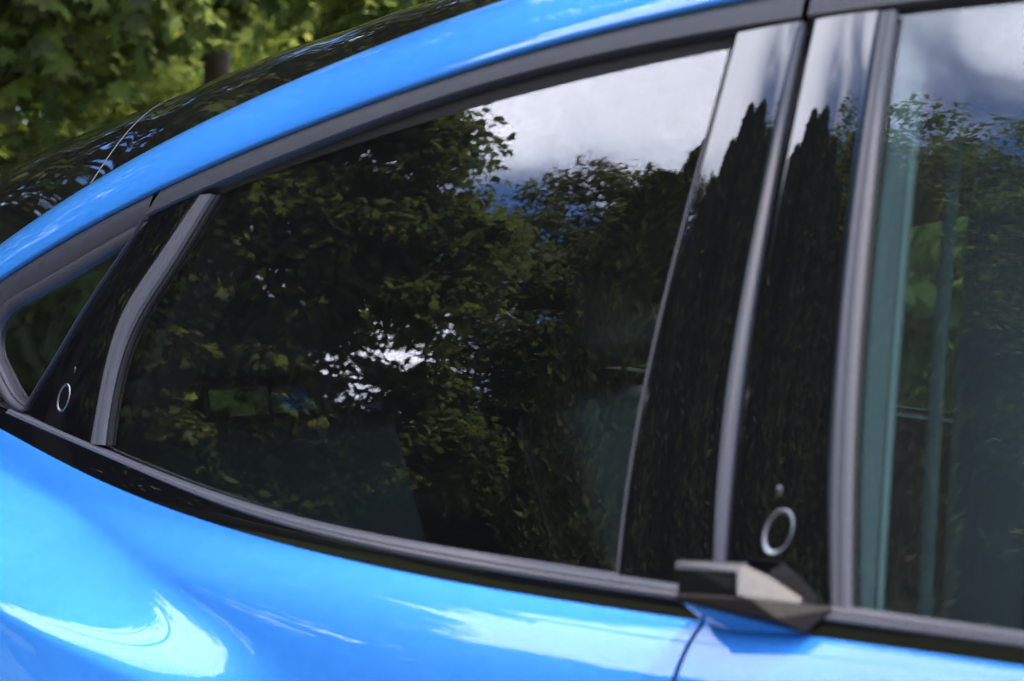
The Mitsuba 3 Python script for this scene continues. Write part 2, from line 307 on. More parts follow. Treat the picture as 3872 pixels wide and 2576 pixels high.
# little window at the very back of the flank
qi, qo = resample(CURVES['q_inner'], 150), CURVES['q_outer']
topx = np.linspace(-1.29, -0.933, 60)
qo = resample([*qo[:6], (-1.2165, 1.2130), (-1.190, 1.2370), *along(rail_in, np.linspace(-1.14, -0.815, 6)).tolist()], 150)
put('car__quarter_window__surround', strip(qi, qo, [(0, -0.014), (0.01, -0.004), (0.10, 0.000), (0.24, 0.0005), (0.30, -0.0005), (0.36, 0.002), (0.6, 0.0045), (0.85, 0.004), (0.97, 0.001), (1, -0.012)]), 'm_trim', 40)
cen = qi.mean(0)
f = np.linspace(0, 1, 24)
Pq = cen[None, None] * (1 - f[None, :, None]) + qi[:, None] * f[None, :, None]
Pq = np.concatenate([Pq, Pq[:1]], 0)
put('car__quarter_window', grid(side(Pq[..., 0], Pq[..., 1], -0.009)), 'm_dark_glass', True, label='small tinted rear quarter window')

# waist line: grey moulding, gloss black strip
ML = [(0, -0.010), (0.02, 0.0060), (0.18, 0.0078), (0.36, 0.0078), (0.44, 0.0058), (0.50, 0.0050), (0.56, 0.0056), (0.72, 0.0054), (0.90, 0.0030), (1, -0.004)]
for d, a, b in (('rear_door', -1.09, -0.052), ('front_door', 0.0475, 1.40)):
    put(f'car__{d}__waist_moulding', x_strip(belt_low, belt_top, a, b, ML, 160), 'm_seal', 40, label='grey waist moulding under the window' if d == 'rear_door' else None)
GB = [(0, -0.008), (0, 0.0058), (0.5, 0.0066), (1, 0.0068), (1, -0.004)]
for d, a, b in (('rear_door', -1.19, -0.0505), ('front_door', -0.0455, 1.40)):
    put(f'car__{d}__gloss_strip', x_strip(lambda x: blue_top(x) - 0.004, lambda x: belt_low(x) + 0.0005, a, b, GB, 200), 'm_strip', 30)

# painted door skins below the waist: a shoulder that rolls from tilted up to upright
def skin(x, w):
    """point of the lower body w below the top edge of the paint"""
    zt = blue_top(x)
    base = side(x, zt, 0.0095)
    s0, s1, w0 = shoulder(x)
    out = s1 * w + (s0 - s1) * w0 * (1 - np.exp(-w / w0)) 
    out = out - 0.55 * np.clip(w - 0.33, 0, None) ** 1.6
    out = out + haunch(x, w)
    return np.stack([x, base[..., 1] - out, zt - w], -1)
def door_skin(gap0, gap1, n, wmax=0.62, ends=True):
    w = np.concatenate([np.linspace(0, 0.012, 6), np.linspace(0.012, 0.30, 70)[1:], np.linspace(0.30, wmax, 24)[1:]])
    u = np.linspace(0, 1, n)
    x0, x1 = gap0(w), gap1(w)
    X = x0[None] * (1 - u[:, None]) + x1[None] * u[:, None]
    zt = blue_top(X[:, 0])                                           # wheel arches: the skin stops short of the wheels
    r2 = 0.40 ** 2 - np.minimum(np.abs(X[:, 0] + 1.48), np.abs(X[:, 0] - 1.50)) ** 2
    lim = np.where(r2 > 0, np.minimum(wmax, zt - 0.355 - np.sqrt(np.maximum(r2, 0))), wmax)
    Wd = np.where(w[None] < 0.19, w[None], 0.19 + (w[None] - 0.19) * (lim[:, None] - 0.19) / (wmax - 0.19))
    P = skin(X, Wd)
    top = P[:, :1]
    k = np.linspace(0, np.pi / 2, 6)[1:]
    roll = [top + np.stack([np.zeros(len(top)), np.full(len(top), 0.0035 * np.sin(a)), np.full(len(top), 0.0030 * (1 - np.cos(a)) * -1 + 0.0022 * np.sin(a))], -1)[:, None] for a in k]
    P = np.concatenate([*roll[::-1], P], 1)
    P = np.concatenate([P[:, :1] + np.array([0, 0.010, -0.010]), P], 1)
    if ends:
        a, b = P[:1] + np.array([0.0022, 0.006, 0]), P[-1:] + np.array([-0.0022, 0.006, 0])
        a2, b2 = P[:1] + np.array([0.0022, 0.030, 0]), P[-1:] + np.array([-0.0022, 0.030, 0])
        r0, r1 = P[:1] + np.array([0.0006, 0.0018, 0]), P[-1:] + np.array([-0.0006, 0.0018, 0])
        P = np.concatenate([a2, a, r0, P, r1, b, b2], 0)
    return grid(P)
gapw = lambda w: -0.0475 - 0.012 * (1 - np.exp(-w / 0.03))
put('car__rear_door', door_skin(lambda w: np.full_like(w, -1.96), lambda w: gapw(w) - 0.002, 320), 'm_paint', 40, label='blue rear door and rear wing')
put('car__front_door', door_skin(lambda w: gapw(w) + 0.002, lambda w: np.full_like(w, 1.05) + 0 * w, 200), 'm_paint', 40, label='blue front door')
put('car__front_wing', door_skin(lambda w: np.full_like(w, 1.055), lambda w: np.full_like(w, 1.45), 40), 'm_paint', 40)
# blue quarter panel between rail and waist at the back
x = np.linspace(-1.98, -1.10, 60)
put('car__quarter_panel', x_strip(lambda x: blue_top(x) - 0.003, lambda x: np.minimum(rail_low(x) + 0.002, 1.5), -1.95, -1.212, [(0, 0.004), (0.02, 0.0075), (0.5, 0.009), (0.98, 0.0075), (1, 0.004)], 60), 'm_paint', 40)

# round door buttons with chrome rims, and their little lamps
def flank_frame(x, z, off):
    p = side(x, z, off)
    n = np.array([0.12 * (x - 0.25), -1, 0.10 + 0.36 * (z - 1)]); n /= np.linalg.norm(n)
    a = np.cross([0, 0, 1], n); a /= np.linalg.norm(a); b = np.cross(n, a)
    m = np.eye(4); m[:3, 0], m[:3, 1], m[:3, 2], m[:3, 3] = a, b, n, p
    return m
def lathe(profile, sides=64): 
    return trimesh.creation.revolve(np.asarray(profile, float), sections=sides)
def button(owner, x, z, squash, off=0.001):
    """an upright oval button, leaning with its panel, in a dished bezel"""
    m = flank_frame(x, z, off)
    def oval(mesh):
        mesh.vertices[:, 0] = mesh.vertices[:, 0] * squash + 0.24 * mesh.vertices[:, 1]
        mesh.vertices *= 1.03
        mesh.apply_transform(m); return mesh
    ring = oval(lathe([(0.0168, -0.0010), (0.0167, 0.0006), (0.0160, 0.0014), (0.0150, 0.0014), (0.0138, 0.0006), (0.0120, -0.0006), (0.0098, -0.0016), (0.0092, -0.0024)]))
    put(f'{owner}__button_rim', ring, 'm_bezel', 50)
    disc = oval(lathe([(0, -0.0010), (0.006, -0.0011), (0.0086, -0.0014), (0.0094, -0.0022)]))
    put(f'{owner}__button', disc, 'm_cavity', 40)
def lamp(owner, x, z, off=0.0012):
    d = lathe([(0, 0.0008), (0.0015, 0.0006), (0.0024, 0.0001), (0.0026, -0.001)], 24)
    d.vertices[:, 1] *= 1.7
    d.apply_transform(flank_frame(x, z, off)); put(f'{owner}__indicator_lamp', d, 'm_chrome', 40)
button('car__slanted_panel', -0.9585, 1.1038, 0.80); lamp('car__slanted_panel', -0.9403, 1.1363)
button('car__front_door', 0.005, 1.0514, 0.68); lamp('car__front_door', 0.0038, 1.0801)

# fin-shaped door handle
def hull(p, r=0.0020):
    s = trimesh.creation.icosphere(2, r).vertices
    return trimesh.convex.convex_hull(np.vstack([np.asarray(q) + [0.002, -0.003, 0.0006] + s for q in p]))
lip = hull([(-0.046, -0.046, 1.0080), (0.0043, -0.0332, 1.0095), (0.0475, -0.0040, 1.0035), (-0.046, 0.006, 1.005), (0.046, 0.006, 1.002), (-0.046, -0.045, 1.0060), (0.0215, -0.0290, 0.9985), (0.0346, -0.0165, 0.9900), (0.0346, 0.004, 0.9885), (-0.046, 0.004, 1.000)])
put('car__front_door__handle', lip, 'm_handle_side', 50, label='black fin-shaped front door handle')
blade = hull([(-0.049, -0.0395, 1.0305), (-0.0084, -0.0221, 1.0295), (-0.049, -0.0365, 1.0305), (-0.0084, -0.0190, 1.0295), (-0.049, -0.0395, 1.0085), (-0.0042, -0.0300, 1.0105), (-0.049, -0.0360, 1.0085), (-0.0042, -0.0200, 1.0105)], 0.0010)
put('car__front_door__handle_blade', blade, 'm_cavity', 50)
bar = hull([(-0.0505, -0.0405, 1.0300), (-0.0084, -0.0225, 1.0295), (-0.0495, -0.0370, 1.0305), (-0.0084, -0.0180, 1.0305), (-0.0505, -0.0415, 1.0265), (-0.0090, -0.0268, 1.0262)], 0.0012)
put('car__front_door__handle_bar', bar, 'm_handle_top', 50)
ramp = hull([(-0.0084, -0.0225, 1.0300), (0.0091, -0.0166, 1.0225), (0.0297, -0.0105, 1.0095), (-0.0096, -0.0272, 1.0258), (-0.0042, -0.0370, 1.0125), (0.0043, -0.0330, 1.0105), (-0.0084, -0.004, 1.020), (0.03, 0.002, 0.999), (-0.0042, 0.004, 1.000), (0.0300, -0.0140, 1.0070)], 0.0012)
put('car__front_door__handle_ramp', ramp, 'm_handle_top', 50)
pod = hull([(-0.044, -0.040, 1.0035), (0.018, -0.0275, 0.9975), (0.032, -0.0155, 0.9890), (0.032, 0.004, 0.986), (-0.044, 0.004, 0.984), (-0.044, -0.0135, 0.9860), (-0.02, -0.017, 0.984)], 0.0015)
put('car__front_door__handle_pod', pod, 'm_paint', 50)

# dark lining inside the rails
x = np.linspace(-1.9, 1.40, 80)
lin = np.stack([side(x, rail_low(x) - 0.030, -0.020), side(x, rail_low(x), -0.024), np.stack([x, rail_up_y(x) + 0.012, rail_up_z(x) - 0.020], 1), np.stack([x, rail_up_y(x) + 0.09, rail_up_z(x) + 0.02], 1)], 1)
put('car__rail_lining', grid(lin), 'm_headliner', 30)
x = np.linspace(-1.9, -1.06, 40)
put('car__wing_lining', x_strip(lambda x: blue_top(x) - 0.02, lambda x: np.minimum(rail_low(x), 1.5), -1.9, -1.235, [(0, -0.02), (1, -0.02)], 40), 'm_cabin', 30)
# cabin: tub, pillars, seats, belt
tub = []
x = np.linspace(-1.7, 1.3, 40)
inner = lambda x: side_y(x, belt_top(x)) + 0.045
rows = [np.stack([x, inner(x) - 0.031, belt_top(x) - 0.010], 1), np.stack([x, inner(x), belt_top(x) - 0.014], 1), np.stack([x, inner(x) + 0.02, belt_top(x) - 0.10], 1), np.stack([x, inner(x) + 0.01, 0 * x + 0.45], 1), np.stack([x, 0 * x + YC, 0 * x + 0.42], 1)]
P = np.stack(rows, 1); M = P[:, ::-1][:, 1:].copy(); M[..., 1] = 2 * YC - M[..., 1]
put('car__cabin_tub', grid(np.concatenate([P, M], 1)), 'm_cabin', 30)
def inner_post(xa, xb, za, zb, wid, depth, off=0.03):
    f = np.linspace(0, 1, 20); xx, zc = xa + (xb - xa) * f, za + (zb - za) * f
    prof = [(-wid, -depth - 0.03), (-wid, -0.004), (-wid * 0.9, 0.0), (wid * 0.9, 0.0), (wid, -0.004), (wid, -depth - 0.03)]
    return grid(np.stack([side(xx + a, zc, b - off) for a, b in prof], 1))
put('car__inner_pillar', inner_post(-0.005, -0.003, 0.99, 1.43, 0.0640, 0.010, 0.020), 'm_pillar_trim', 30, label='pale inner trim of the pillar between the doors')
zz = np.linspace(0.98, 1.40, 40)
put('car__inner_pillar__seal_lip', strip(np.stack([0.0600 + 0 * zz, zz], 1), np.stack([0.0630 + 0 * zz, zz], 1), [(0, -0.050), (0, -0.046), (0.5, -0.044), (1, -0.046), (1, -0.050)]), 'm_interior_trim', 30)
put('car__inner_pillar_001', inner_post(-0.94, -0.80, 1.04, 1.29, 0.05, 0.03), 'm_cabin', 30)
def seat(key, x, y, wid, z0, ztop, lean):
    thing_key = key
    put(thing_key, soft_box((0.13, wid, ztop - z0), (x - lean * (ztop - z0) / 2, y, (z0 + ztop) / 2), 0.05, -lean), 'm_seat', 60)
    put(thing_key + '__cushion', soft_box((0.50, wid, 0.16), (x + 0.25, y, z0), 0.06), 'm_seat', 60)
    put(thing_key + '__headrest', soft_box((0.10, 0.27, 0.19), (x - lean * (ztop - z0) - 0.02, y, ztop + 0.12), 0.045, -lean), 'm_seat', 60)
    put(thing_key + '__headrest_post', tube([(x - lean * (ztop - z0), y - 0.06, ztop - 0.05), (x - lean * (ztop - z0) - 0.02, y - 0.06, ztop + 0.1)], 0.006), 'm_rubber', True)
    put(thing_key + '__headrest_post_001', tube([(x - lean * (ztop - z0), y + 0.06, ztop - 0.05), (x - lean * (ztop - z0) - 0.02, y + 0.06, ztop + 0.1)], 0.006), 'm_rubber', True)
seat('car__seat', 0.42, 0.42, 0.46, 0.62, 1.12, 0.32)
seat('car__seat_001', 0.42, 2 * YC - 0.42, 0.46, 0.62, 1.12, 0.32)
seat('car__seat_002', -0.86, 0.42, 0.50, 0.62, 1.07, 0.35)
seat('car__seat_003', -0.86, 2 * YC - 0.42, 0.50, 0.62, 1.07, 0.35)
bx = np.linspace(0, 1, 12)
bp = np.stack([0.055 + 0.0 * bx, side_y(0.06, 1.38 - 0.60 * bx) + 0.13, 1.38 - 0.60 * bx], 1)
put('car__seat_belt', grid(np.stack([bp + np.array([0, 0.004, 0]), bp + np.array([0.006, 0.001, 0]), bp + np.array([0.012, 0.003, 0])], 1)), 'm_belt', True)
zz = np.linspace(0.98, 1.40, 30)
put('car__inner_pillar__belt_cover', strip(np.stack([0.058 + 0 * zz, zz], 1), np.stack([0.112 + 0 * zz, zz], 1), [(0, -0.190), (0, -0.165), (0.5, -0.160), (1, -0.165), (1, -0.190)]), 'm_headliner', 30)
# wheels
ang = np.linspace(-np.pi, np.pi, 33)
tyre = lathe(np.stack([0.30 + 0.055 * np.sign(np.cos(ang)) * np.abs(np.cos(ang)) ** 0.5, 0.11 * np.sign(np.sin(ang)) * np.abs(np.sin(ang)) ** 0.5], 1), 72)
rim = join([lathe([(0.02, 0.05), (0.06, 0.06), (0.07, 0.03), (0.05, 0.0)], 40), lathe([(0.215, 0.02), (0.235, 0.085), (0.255, 0.09), (0.26, 0.02)], 72)] +
           [trimesh.creation.box((0.18, 0.05, 0.03), trimesh.transformations.rotation_matrix(k * 2 * np.pi / 5, [0, 0, 1]) @ trimesh.transformations.translation_matrix([0.14, 0, 0.045])) for k in range(5)])
for i, (wx, sy) in enumerate([(-1.48, 1), (1.50, 1), (-1.48, -1), (1.50, -1)]):
    M = T().translate([wx, 0.12 if sy > 0 else 2 * YC - 0.12, 0.355]).rotate([1, 0, 0], 90 * sy)
    n = 'car__wheel' + (f'_{i:03d}' if i else '')
    scene[n] = {**ply(rim, 'm_chrome', 30), 'to_world': M}; scene[n + '__tyre'] = {**ply(tyre, 'm_rubber', 40), 'to_world': M}
# the far flank: the same parts mirrored about the centre line
MIR = T().translate([0, 2 * YC, 0]).scale([1, -1, 1])
for k in [k for k in scene if k.startswith(('car__rear_door', 'car__front_door', 'car__front_wing', 'car__roof_rail', 'car__slanted_panel', 'car__quarter', 'car__inner_pillar', 'car__rail_lining', 'car__wing_lining'))]:
    parts = k.split('__')
    head = parts[1]
    if head == 'inner_pillar': continue
    num = {'inner_pillar_001': '_002'}.get(head, '_001')
    base = head.replace('_001', '')
    scene['__'.join(['car', base + num, *parts[2:]])] = {**scene[k], 'to_world': MIR}

# ---------------------------------------------------------------- ground
g = np.linspace(-1, 1, 41)
gx, gy = np.meshgrid(np.sign(g) * np.abs(g) ** 2 * 900, np.sign(g) * np.abs(g) ** 2 * 900, indexing='ij')
def grass_fn(p, n, uv): return mix((0.030, 0.050, 0.012), (0.065, 0.085, 0.025), fbm(p.x * 0.9, p.y * 0.9, 0.0, 4))
def road_fn(p, n, uv): return mix((0.045, 0.045, 0.046), (0.075, 0.073, 0.070), fbm(p.x * 40, p.y * 40, 0.0, 3))
scene['m_grass'] = prin(proc(grass_fn), 0.9)
scene['m_road'] = prin(proc(road_fn), 0.85)
put('lawn', grid(np.stack([gx, gy, 0 * gx - 0.012], -1)), 'm_grass', label='short green lawn', kind='structure')
xr, yr = np.meshgrid(np.linspace(-40, 40, 60), np.linspace(-4.2, 3.6, 8), indexing='ij')
put('driveway', grid(np.stack([xr, yr, 0 * xr], -1)), 'm_road', label='grey asphalt driveway under the car', kind='structure')

# ---------------------------------------------------------------- trees
scene['m_bark'] = prin(proc(lambda p, n, uv: mix((0.030, 0.022, 0.016), (0.085, 0.066, 0.050), fbm(p.x * 22, p.y * 22, p.z * 5, 4))), 0.9)
def leafy(name, trans):
    scene[name] = {'type': 'principledthin', 'base_color': {'type': 'mesh_attribute', 'name': 'vertex_color'}, 'roughness': 0.42, 'diff_trans': trans, 'spec_trans': 0.0, 'eta': 1.35}
leafy('m_leaf', 0.9)
leafy('m_needle', 0.3)

LOBES = np.array([(0, 0), (.16, -.02), (.34, -.10), (.36, .10), (.62, .22), (.42, .34), (.48, .62), (.22, .56), (.13, .74), (0, 1.0)])
LOBES = np.vstack([LOBES, (LOBES * [-1, 1])[1:-1][::-1]])
def leaf_shape(kind):
    if kind == 'maple':
        o = LOBES.copy(); c = np.array([[0, .32]])
        v = np.vstack([c, o]); k = len(o)
        f = [(0, i + 1, (i + 1) % k + 1) for i in range(k)]
        v = np.column_stack([v, -0.35 * np.abs(v[:, 0]) ** 1.3 - 0.25 * v[:, 1] ** 2])
    elif kind == 'oval':
        o = np.array([(0, 0), (.24, .25), (.27, .55), (.12, .85), (0, 1), (-.12, .85), (-.27, .55), (-.24, .25)]); v = np.vstack([[(0, .5)], o])
        f = [(0, i + 1, (i + 1) % 8 + 1) for i in range(8)]
        v = np.column_stack([v, -0.3 * np.abs(v[:, 0]) - 0.2 * v[:, 1] ** 2]); v[0, 2] -= 0.03
    elif kind == 'diamond':
        v = np.array([(0, 0, 0), (.3, .45, -.08), (0, 1, -.2), (-.3, .45, -.08), (0, .45, 0)]); f = [(0, 1, 4), (1, 2, 4), (2, 3, 4), (3, 0, 4)]
    else:                                                            # spray of a conifer
        v = np.array([(0, 0, 0), (.10, .5, .02), (0, 1, 0), (-.10, .5, .02)]); f = [(0, 1, 2), (0, 2, 3)]
    return v, np.array(f)

def leaves(points, normals, size, kind, colors, rng, spin=None, droop=0.0, frames=False):
    """one mesh of leaves at the points, facing the normals, each with its own turn, size and colour"""
    v, f = leaf_shape(kind); n = len(points)
    N = normals / np.linalg.norm(normals, axis=1, keepdims=True)
    a = rng.uniform(0, 2 * np.pi, n) if spin is None else spin
    ref = np.stack([np.cos(a), np.sin(a), np.full(n, -droop)], 1)
    Y = ref - N * (ref * N).sum(1, keepdims=True); Y /= np.linalg.norm(Y, axis=1, keepdims=True) + 1e-9
    X = np.cross(Y, N)
    s = size * rng.uniform(0.6, 1.25, n)
    if frames: return X, Y, N, s
    P = points[:, None] + s[:, None, None] * (v[None, :, :1] * X[:, None] + v[None, :, 1:2] * Y[:, None] + v[None, :, 2:] * N[:, None])
    F = f[None] + (np.arange(n) * len(v))[:, None, None]
    C = np.repeat(colors, len(v), 0)
    return trimesh.Trimesh(P.reshape(-1, 3), F.reshape(-1, 3), process=False), C

def tint(n, rng, palette):
    pal = np.asarray(palette, float)
    k = rng.integers(0, len(pal), n); j = rng.integers(0, len(pal), n); t = rng.uniform(0, 0.5, n)[:, None]
    return (pal[k] * (1 - t) + pal[j] * t) * rng.uniform(0.75, 1.3, (n, 1))

GREEN = [(0.076, 0.112, 0.028), (0.100, 0.138, 0.032), (0.135, 0.165, 0.036), (0.060, 0.092, 0.030)]
OLIVE = [(0.068, 0.082, 0.034), (0.092, 0.106, 0.042), (0.118, 0.122, 0.052), (0.054, 0.068, 0.030)]
LIME = [(0.185, 0.235, 0.035), (0.225, 0.270, 0.050), (0.140, 0.185, 0.040), (0.250, 0.275, 0.075)]
BLUISH = [(0.085, 0.130, 0.060), (0.110, 0.155, 0.065), (0.135, 0.175, 0.060), (0.185, 0.225, 0.080)]
DARK = [(0.040, 0.058, 0.024), (0.024, 0.046, 0.016), (0.035, 0.061, 0.019), (0.046, 0.068, 0.022)]
NEEDLES = [(0.060, 0.082, 0.034), (0.038, 0.056, 0.024), (0.090, 0.105, 0.042), (0.050, 0.062, 0.026)]

def clump_points(rng, centers, radii, n_each, flat=0.55):
    c = np.repeat(centers, n_each, 0); r = np.repeat(radii, n_each)
    d = rng.normal(size=(len(c), 3)); d /= np.linalg.norm(d, axis=1, keepdims=True)
    t = rng.uniform(0, 1, len(c)) ** 0.45
    return c + d * (r * t)[:, None] * [1, 1, flat], d

def crown_centers(rng, center, radii, n, shell=0.5, low=-0.9):
    """clump centres through an uneven ellipsoid"""
    d = rng.normal(size=(n * 3, 3)); d /= np.linalg.norm(d, axis=1, keepdims=True)
    d = d[d[:, 2] > low][:n]
    bump = 0.78 + 0.5 * meshkit.fbm(d * 1.7 + rng.uniform(0, 50, 3), 3)
    t = rng.uniform(0, 1, len(d)) ** shell
    return np.asarray(center) + d * np.asarray(radii) * (t * bump)[:, None]

def limb(rng, a, b, r0, r1, sag=0.06, sides=6):
    a, b = np.asarray(a, float), np.asarray(b, float); t = np.linspace(0, 1, 9)[:, None]
    L = np.linalg.norm(b - a)
    p = a + (b - a) * t + np.sin(np.pi * t) * rng.normal(size=3) * sag * L + rng.normal(size=(9, 3)) * 0.012 * L * np.sin(np.pi * t)
    return tube(p, np.linspace(r0, r1, 9), sides)

def broadleaf(key, base, height, center, radii, n_clumps, n_each, clump_r, leaf, kind, palette, seed, label, group=None, trunk_r=0.16, n_limbs=14, extra=None, keep=None, flat=0.55, category='tree', shell=0.5, low=-0.9, bsdf='m_leaf', up=0.9, single=0):
    rng = np.random.default_rng(seed)
    thing(key, label, category, group)
    C = crown_centers(rng, center, radii, n_clumps, shell, low)
    if extra is not None: C = np.vstack([C, np.asarray(extra, float)])
    if keep is not None: C = C[keep(C)]
    R = clump_r * rng.uniform(0.6, 1.3, len(C))
    P, d = clump_points(rng, C, R, n_each, flat)
    nrm = d * 0.5 + rng.normal(size=P.shape) * 0.45 + [0, 0, up]
    cols = tint(len(P), rng, palette)
    if single:                                                       # the leaves that show largest over the car are parts of their own
        away = P - EYE; dist = np.linalg.norm(away, axis=1); ahead_ = away / dist[:, None]
        rt = np.cross(LOOK, [0, 0, 1]); rt /= np.linalg.norm(rt)
        u_, h_ = ahead_ @ rt / (ahead_ @ LOOK), ahead_[:, 2] / (ahead_ @ LOOK)
        seen = (ahead_ @ LOOK > 0) & (np.abs(u_ + 0.22) < 0.13) & (h_ > 0.085 + 0.34 * (u_ + 0.35)) & (h_ < 0.22)
        pick = np.flatnonzero(seen); pick = pick[np.argsort(dist[pick])][:single]
        X, Y, N, s = leaves(P[pick], nrm[pick], leaf, kind, None, rng, droop=0.5, frames=True)
        shape = trimesh.Trimesh(*leaf_shape(kind), process=False)
        one = ply(shape, None, False)
        tones = [f'{key}_leaf_tone_{i}' for i in range(5)]
        for i, n in enumerate(tones):
            scene[n] = {'type': 'principledthin', 'base_color': rgb(*np.median(cols[i::5], 0) * (0.8 + 0.12 * i)), 'roughness': 0.42, 'diff_trans': 0.9, 'spec_trans': 0.0, 'eta': 1.35}
        for i, k in enumerate(range(len(pick))):
            M = np.eye(4); M[:3, 0], M[:3, 1], M[:3, 2], M[:3, 3] = X[k] * s[k], Y[k] * s[k], N[k] * s[k], P[pick[k]]
            scene[f'{key}__crown__leaf' + (f'_{i:03d}' if i else '')] = {**one, 'bsdf': {'type': 'ref', 'id': tones[i % 5]}, 'to_world': T(M)}
        rest = np.setdiff1d(np.arange(len(P)), pick); P, nrm, cols = P[rest], nrm[rest], cols[rest]
    m, col = leaves(P, nrm, leaf, kind, cols, rng, droop=0.5)
    put(f'{key}__crown', m, bsdf, color=col, kind='stuff')
    base = np.asarray(base, float)
    top = np.array([center[0], center[1], center[2] + radii[2] * 0.55])
    t = np.linspace(0, 1, 14)[:, None]
    tr = base + (top - base) * t + np.stack([np.sin(t[:, 0] * 5 + seed) * 0.12 * t[:, 0], np.cos(t[:, 0] * 4 + seed) * 0.12 * t[:, 0], 0 * t[:, 0]], 1)
    put(f'{key}__trunk', tube(tr, trunk_r * (1 - 0.85 * t[:, 0]) + 0.06 * trunk_r * np.exp(-t[:, 0] * 30), 12), 'm_bark', True)
    ms = []
    for c in C[rng.permutation(len(C))[:n_limbs]]:
        s = np.clip((c[2] - base[2]) / (top[2] - base[2]) - 0.18, 0.18, 0.9); i = s * 13
        a = tr[int(i)] * (1 - i % 1) + tr[min(int(i) + 1, 13)] * (i % 1)
        ms.append(limb(rng, a, c, trunk_r * 0.38 * (1 - 0.6 * s), 0.008))
    if ms: put(f'{key}__limbs', join(ms), 'm_bark', True, kind='stuff')

def reach(az, el, dist, frm=(-0.35, 0.1, 1.2)):
    """the point at that bearing (degrees from straight out of the near flank, forward positive), height angle and ground distance"""
    a = math.radians(az)
    return np.array([frm[0] + dist * math.sin(a), frm[1] - dist * math.cos(a), frm[2] + dist * math.tan(math.radians(el))])

# trees that stand across the driveway and are seen mirrored in the windows
# big maple, near and to the rear, its crown reaching over the car
mp = reach(-73, 0, 10.5); mp[2] = 0
rng = np.random.default_rng(15)
canopy = np.vstack([np.stack([rng.uniform(-4.5, 6.5, 220), rng.uniform(-1.4, 5.0, 220), rng.uniform(6.2, 8.8, 220)], 1),
                    np.stack([rng.uniform(-9.0, -3.0, 300), rng.uniform(-4.5, 1.5, 300), rng.uniform(5.4, 8.6, 300)], 1)])
canopy = canopy[(np.degrees(np.arctan2(canopy[:, 0] + 0.35, 0.1 - canopy[:, 1])) < -64) | (canopy[:, 1] > -1.4)]
boughs = np.array([reach(rng.uniform(-61, -48), rng.uniform(13.5, 21), rng.uniform(8.5, 11.5)) for _ in range(85)]
    + [reach(rng.uniform(-66, -52.5), rng.uniform(18, 30), rng.uniform(8.5, 11)) for _ in range(70)]
    + [reach(rng.uniform(-60, -48.5), rng.uniform(7, 14.5), rng.uniform(10, 13)) for _ in range(26)]
    + [reach(rng.uniform(-76, -61.5), rng.uniform(28, 52), rng.uniform(7.5, 10)) for _ in range(120)]
    + [reach(rng.uniform(-62, -46), rng.uniform(1, 8.8), rng.uniform(11, 13)) for _ in range(60)]
    + [reach(rng.uniform(-68, -57), rng.uniform(4, 15), rng.uniform(9, 12)) for _ in range(70)])
broadleaf('maple_tree', mp, 11, (mp[0], mp[1], 6.0), (3.5, 3.5, 5.0), 460, 105, 0.55, 0.112, 'maple', OLIVE[:2] + GREEN + BLUISH[:1], 11,
          'large maple across the driveway, mirrored in the rear door window, boughs reaching over the car', trunk_r=0.3, n_limbs=60, extra=np.vstack([canopy, boughs]),
          flat=0.45)
bk = reach(-76, 0, 16); bk[2] = 0
broadleaf('maple_tree_001', bk, 10, (bk[0], bk[1], 4.8), (4.2, 4.2, 4.6), 420, 80, 0.7, 0.17, 'maple', DARK + GREEN[:2], 12,
          'darker maple standing behind the large mirrored maple', trunk_r=0.3, n_limbs=20)
bk = reach(-106, 0, 10); bk[2] = 0
broadleaf('maple_tree_002', bk, 12, (bk[0], bk[1], 6.4), (4.5, 4.5, 5.6), 330, 80, 0.7, 0.16, 'maple', OLIVE + GREEN[:2], 13,
          'leafy maple beyond the tail of the car on the camera side', trunk_r=0.25, n_limbs=20)
ro = reach(-43, 0, 17); ro[2] = 0
broadleaf('round_tree', ro, 9.3, (ro[0], ro[1], 5.0), (2.4, 2.4, 4.2), 520, 80, 0.5, 0.15, 'oval', OLIVE, 21,
          'round dense tree mirrored in the rear door window beside the pillar', trunk_r=0.2, n_limbs=24)
for i, (az, d, h, r) in enumerate([(-26.0, 13.0, 8.5, 2.3), (-15, 12.5, 8.2, 2.3), (-4, 13.0, 7.6, 2.0), (8, 12.5, 8.0, 2.2), (21, 12.0, 8.2, 2.2), (-20.5, 16.0, 10.0, 2.6), (-31, 16.5, 10.0, 2.2)]):
    fr = reach(az, 0, d); fr[2] = 0
    broadleaf('broad_tree' if i == 0 else f'broad_tree_{i:03d}', fr, h, (fr[0], fr[1], h * 0.54), (r, r, h * 0.47), 480, 95, 0.5, 0.125, 'oval', GREEN, 31 + i,
              'broad green tree in the row across the driveway, mirrored in the front door', group='green trees in the row across the driveway', trunk_r=0.2, n_limbs=16)
